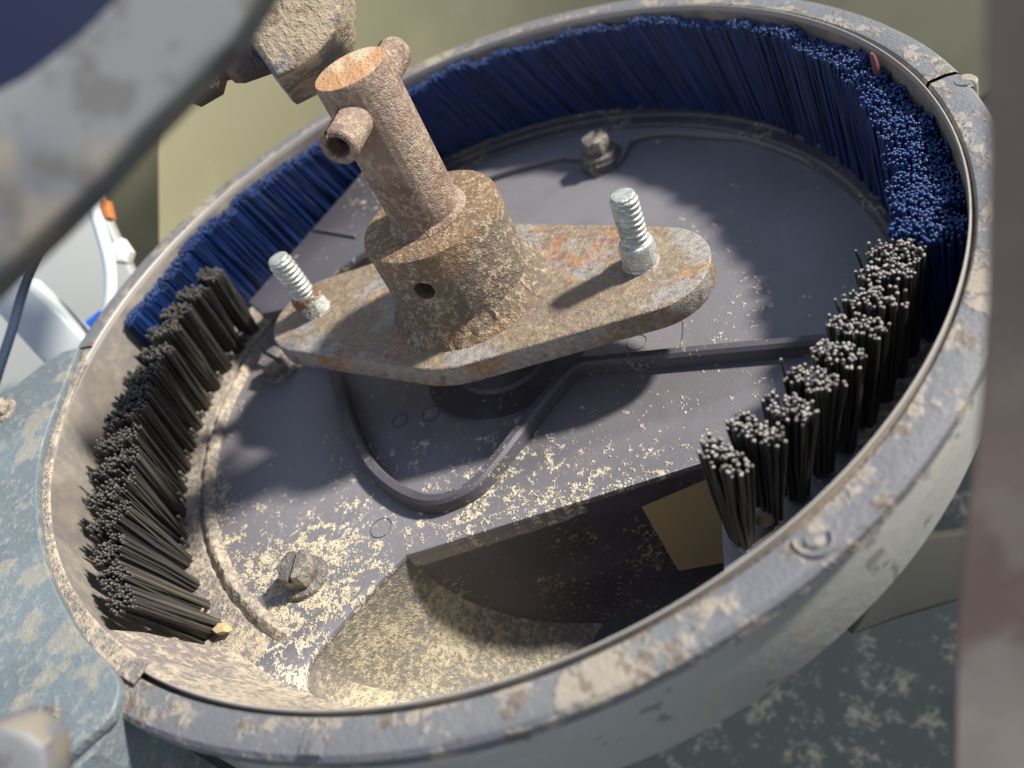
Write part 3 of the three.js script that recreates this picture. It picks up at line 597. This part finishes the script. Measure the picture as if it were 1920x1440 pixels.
{
  const b = thing('black_brush', 'dusty black brush of fanned tufts behind the ridge along the drum side', 'brush', [-0.85, -0.29, 0], 'black brushes in the drum'), R = rng(41);
  const A = [-134.8, -139.9, -144.7, -149.3, -154.0, -158.8, -163.5, -168.3, -173.4, -178.6, -183.9, -189.2, -194.4, -199.4, -204.0];
  A.forEach((a, i) => {
    const t = i / 14, rb = lerp(0.872, 0.885, t), it = lerp(0.800, 0.805, Math.min(1, t * 1.6)) + 0.10 * smooth(0.62, 1, t), ot = lerp(0.885, 0.955, t);
    const ws = lerp(0.55, 1, smooth(0.3, 0.75, t));
    const g = tuft(R, 125, { rb: rb - 0.004, wb: 0.032, ab: a, tb: 1.2, rt: (it + ot) / 2, wt: (ot - it) / 2, at: a - lerp(0.3, 1.0, t), tt: 1.2 + 0.8 * ws, y0: YF + 0.009, y1: -0.055 - 0.012 * R(), jy: 0.016, r: 0.0031, col: blackCol(0.36, 0.06), stray: 0.03 });
    g.translate(0.85, 0.29, 0); part('tuft', g, bristleBlack, b);
    if (i < 11) { // worn-off stubs between this tuft and the next
      const L = []; for (let q = 0; q < 4; q++) { const aa = (a - 2.5 + (R() - 0.5) * 0.8) * DEG, r = 0.846 + q * 0.013, h = 0.014 + R() * 0.018; L.push({ a: [r * Math.cos(aa), YF + 0.009, r * Math.sin(aa)], b: [r * Math.cos(aa), YF + 0.012 + h, r * Math.sin(aa)], r: 0.0042, w: [0, 0], c: [[0.10, 0.09, 0.08], [0.22, 0.2, 0.17]] }); }
      const st = bristles(L); st.translate(0.85, 0.29, 0); part('worn_stubs', st, bristleBlack, b);
    }
  });
}

// ================================================================ seeds and chips
{
  const seedMat = plain(0.46, 0.38, 0.22, 0.5), w = rng(3);
  for (const [x, z, l, s] of [[0.262, 0.752, 'pale round seed lodged between the end tufts of the pale tipped brush', 0.023], [0.452, 0.668, 'pale seed lodged among the middle tufts of the pale tipped brush', 0.022], [0.520, 0.640, 'small half hidden seed deep among the pale tipped tufts', 0.018]]) {
    const g = new THREE.SphereGeometry(s, 20, 14); g.scale(1, 0.85, 0.8); g.rotateZ(w() * 2); g.translate(x, YF + 0.008 + s * 0.92, z); single('seed', l, 'seed', g, seedMat, 'seeds in the brush');
  }
  const chip = rev([[0.0001, 0.0], [0.013, 0.0], [0.0145, 0.02], [0.012, 0.05], [0.006, 0.063], [0.0001, 0.064]], 0, Math.PI * 2, 10, 1, 0.4); chip.scale(1, 1, 0.5); chip.rotateY(1.3); chip.rotateZ(0.15); chip.translate(0.962, -0.047, 0.098);
  single('seed_chip', 'dull red seed hull stuck upright in the blue bristles near the rim', 'seed hull', chip, plain(0.16, 0.055, 0.06, 0.6));
  for (const [x, z, rx, l] of [[-0.822, 0.292, 0.4, 'yellow corn flake lying against the foot of the dusty black brush'], [-0.770, 0.380, -0.3, 'yellow corn crumb by the ridge at the end of the dusty black brush']]) {
    const g = boxUV(new THREE.DodecahedronGeometry(0.022, 0)); g.scale(1.2, 0.35, 0.7); g.rotateX(rx); g.rotateY(x * 9); g.translate(x, YF + 0.024, z); single('corn_flake', l, 'corn flake', g, plain(0.40, 0.31, 0.16, 0.8), 'corn flakes by the brush');
  }
}
// loose straw dust
{
  const R = rng(91), g = new THREE.TetrahedronGeometry(1, 0); const M = new THREE.Matrix4(), Q = new THREE.Quaternion(), E = new THREE.Euler(), L = [];
  const inPoly = (x, z, P) => { let c = false; for (let i = 0, j = P.length - 1; i < P.length; j = i++) if ((P[i][1] > z) !== (P[j][1] > z) && x < (P[j][0] - P[i][0]) * (z - P[i][1]) / (P[j][1] - P[i][1]) + P[i][0]) c = !c; return c; };
  let tries = 0;
  while (L.length < 5200 && tries++ < 400000) {
    const a = R() * Math.PI * 2, r = Math.sqrt(R()) * 0.78, x = r * Math.cos(a), z = r * Math.sin(a); const d = dustDensity(x, z);
    const ii = Math.floor((z + 1) / 2 * FN) * FN + Math.floor((x + 1) / 2 * FN); if (f1[ii] * 0.4 + f2[ii] * 0.40 + fg[ii] * 0.20 < 0.755 - 0.26 * d - (f3[ii] - 0.5) * 0.24 || R() > d) continue;
    if (inPoly(x, z, chuteHole) || (inPoly(x, z, panOutline))) continue;
    const s = (0.0012 + 0.0022 * R() * R()); E.set(R() * 6, R() * 6, R() * 6); Q.setFromEuler(E);
    M.compose(new THREE.Vector3(x * S, (YF + s * 0.35) * S, z * S), Q, new THREE.Vector3(s * S, s * 0.6 * S, s * S)); L.push(M.clone());
  }
  const im = finish(new THREE.InstancedMesh(g, plain(0.50, 0.42, 0.26, 0.95), L.length)); L.forEach((m, i) => im.setMatrixAt(i, m)); im.name = 'straw_dust';
  im.userData = { label: 'fine straw coloured dust crumbs scattered over the drum floor', category: 'dust', kind: 'stuff' }; scene.add(im);
}

// ================================================================ painted bracket beside the drum
{
  const b = thing('mounting_bracket', 'blue grey painted steel bracket plate overlapping the drum rim', 'bracket', [-1.1, -0.25, 0.3]);
  const sh = g => { g.translate(1.1, 0.25, -0.3); return g; };
  const edge = curve([[-0.917, -0.405], [-0.951, -0.261], [-0.985, -0.095], [-0.990, 0.03], [-0.965, 0.206], [-0.930, 0.34], [-0.888, 0.447], [-0.846, 0.537], [-0.790, 0.628], [-0.776, 0.668], [-0.790, 0.712], [-0.84, 0.735], [-0.905, 0.755]], 60);
  part('plate', sh(slab([...edge, [-1.05, 0.85], [-1.7, 0.95], [-1.9, -0.25], [-1.137, -0.366], [-1.02, -0.418], [-0.96, -0.425]], 0.026, 0.022, { bevel: 0.006, seg: 3, k: 1.1, crease: 0.5 })), paintMat, b);
  part('flange', sh(slab([[-0.80, 0.675], [-0.787, 0.690], [-0.83, 0.745], [-0.90, 0.772], [-1.05, 0.868], [-1.06, 0.85], [-0.905, 0.750], [-0.84, 0.728]], 0.004, 0.26, { bevel: 0.004, k: 1.1 })), paintMat, b);
  part('edge_strip', sh(rev([[0.972, 0.0035], [0.976, 0.006], [1.01, 0.0065], [1.012, 0.003]], 139 * DEG, 202 * DEG, 60, 1.3)), dusty, b);
}
function hexBolt(label, [x, y, z], s, yaw, mt, group) {
  const b = thing('hex_bolt', label, 'bolt', [x, y, z], group); b.rotation.y = yaw;
  const hex = []; for (let i = 0; i < 6; i++) hex.push([s * Math.cos(i * 60 * DEG), s * Math.sin(i * 60 * DEG)]);
  part('head', slab(hex, s * 1.15, s * 0.95, { bevel: s * 0.12, k: 3, seg: 3 }), mt, b); part('washer', rev([[0.0001, s * 0.22], [s * 1.25, s * 0.22], [s * 1.35, s * 0.12], [s * 1.35, 0]], 0, Math.PI * 2, 36, 3), mt, b);
}
hexBolt('grey hex bolt at the rounded corner of the painted bracket', [-0.918, 0.026, 0.672], 0.030, 0.4, boltMat, 'bolts in the bracket');
hexBolt('dusty hex bolt near the upper edge of the painted bracket', [-1.118, 0.026, -0.292], 0.030, 0.1, dusty, 'bolts in the bracket');
{
  const g = frontal([[-120, 1400], [0, 1363], [45, 1375], [80, 1402], [88, 1480], [60, 1560], [-120, 1560]], 1.05, 0.07, 0.012, 1.2);
  single('grey_end_cap', 'smooth grey rounded end piece lying on the painted bracket', 'end cap', g, armMat);
}
// ================================================================ near parts of the machine
single('support_arm', 'dirty grey steel support arm crossing above the drum', 'arm', frontal([[-300, 300], [-60, 190], [40, 140], [95, 98], [150, 55], [215, -12], [290, -120], [600, -160], [500, -30], [432, 78], [385, 122], [315, 195], [240, 272], [170, 350], [90, 430], [0, 515], [-80, 590], [-300, 760]], 0.75, 0.045, 0.010, 1.4), armMat);
{
  const g0 = frontal([[440, -60], [640, -60], [641, 10], [636, 38], [622, 66], [596, 98], [560, 128], [520, 148], [511, 142], [500, 122], [478, 92], [462, 70], [440, 50]], 1.62, 0.16, 0.012, 1.6);
  single('latch_block', 'mud caked steel block hanging from the support arm', 'latch block', g0, mudMat);
  const g1 = frontal([[330, 160], [345, 180], [362, 187], [405, 162], [412, 136], [420, 134], [428, 141], [446, 141], [500, 122], [520, 60], [430, 30], [380, 90]], 1.66, 0.05, 0.006, 1.6);
  single('latch_hook', 'dark rusty hook plate beside the mud caked block', 'hook', g1, darkRust);
}
{
  // a bar that leans away from the lens towards its foot
  const distance = y => 0.59 + 0.00023 * y, edge = [[1838, -300], [1846, 100], [1852, 300], [1850, 560], [1838, 760], [1822, 900], [1802, 1060], [1792, 1200], [1788, 1450], [1786, 1700]];
  const rings = edge.map(([x, y]) => { const d = distance(y), a = view(x + 6, y, d), b = view(x, y, d + 0.02), c = view(x + 3, y, d + 0.09), e = view(x + 420, y, d + 0.09), f = view(x + 420, y, d); return [a, b, c, e, f].map(v => v.toArray()); });
  single('frame_bar', 'rusty brown frame bar standing beside the drum', 'frame bar', boxUV(loft(rings, true, 0.9, 0.5), 1.1), barMat);
}
single('lower_guard', 'dull grey sheet below the drum side near the rusty frame bar', 'guard', frontal([[1600, 1190], [1690, 1050], [1745, 1005], [1900, 985], [1900, 1110], [1790, 1130], [1690, 1160]], 2.0, 0.05, 0.01, 1.2), plain(0.045, 0.045, 0.04, 0.8, 0, { specularIntensity: 0.3 }));
// ================================================================ blurred machine frame at the far side
{
  const lightPaint = plain(0.42, 0.46, 0.47, 0.5), panel = plain(0.36, 0.37, 0.36, 0.45);
  single('side_sheet', 'pale grey sheet metal guard beyond the bracket', 'guard', frontal([[-200, 640], [60, 470], [175, 345], [205, 420], [270, 560], [200, 680], [0, 780], [-200, 860]], 2.75, 0.06, 0.01, 1), panel);
  single('frame_rail', 'pale blue square rail beyond the bracket', 'rail', frontal([[-30, 560], [18, 514], [36, 516], [165, 640], [190, 700], [100, 700], [60, 660]], 2.45, 0.12, 0.012, 1), lightPaint);
  single('cable', 'dark blue grey cable hanging across the pale rail', 'cable', tube([view(92, 440, 2.2), view(68, 480, 2.2), view(45, 540, 2.2), view(22, 620, 2.2), view(-4, 700, 2.2), view(-30, 790, 2.2)], 0.012), plain(0.03, 0.045, 0.08, 0.45));
  single('hose', 'white plastic hose rising beyond the drum rim', 'hose', tube([view(178, 345, 2.4), view(172, 375, 2.4), view(188, 430, 2.4), view(206, 500, 2.4), view(207, 560, 2.4), view(194, 620, 2.4), view(180, 680, 2.4)], 0.017), plain(0.62, 0.65, 0.68, 0.4));
  single('hose_clip', 'white clip at the hose', 'clip', frontal([[206, 458], [225, 445], [242, 470], [236, 492], [214, 492]], 2.45, 0.05, 0.008, 1), plain(0.7, 0.7, 0.68, 0.5));
  single('connector', 'orange connector at the top of the white hose', 'connector', frontal([[186, 368], [200, 374], [208, 408], [196, 412], [186, 394]], 2.5, 0.04, 0.006, 1), plain(0.50, 0.16, 0.05, 0.5));
  single('blue_tank', 'bright blue plastic piece just beyond the drum rim', 'plastic piece', frontal([[140, 640], [160, 600], [185, 580], [210, 590], [190, 650], [150, 670]], 2.6, 0.06, 0.01, 1), plain(0.02, 0.14, 0.62, 0.4));
  single('dark_panel', 'dark blue panel behind the support arm', 'panel', frontal([[-200, -260], [320, -260], [230, 60], [-200, 320]], 1.9, 0.06, 0.01, 1), plain(0.014, 0.018, 0.045, 0.7, 0, { specularIntensity: 0.3 }));
}

renderer.render(scene, camera);
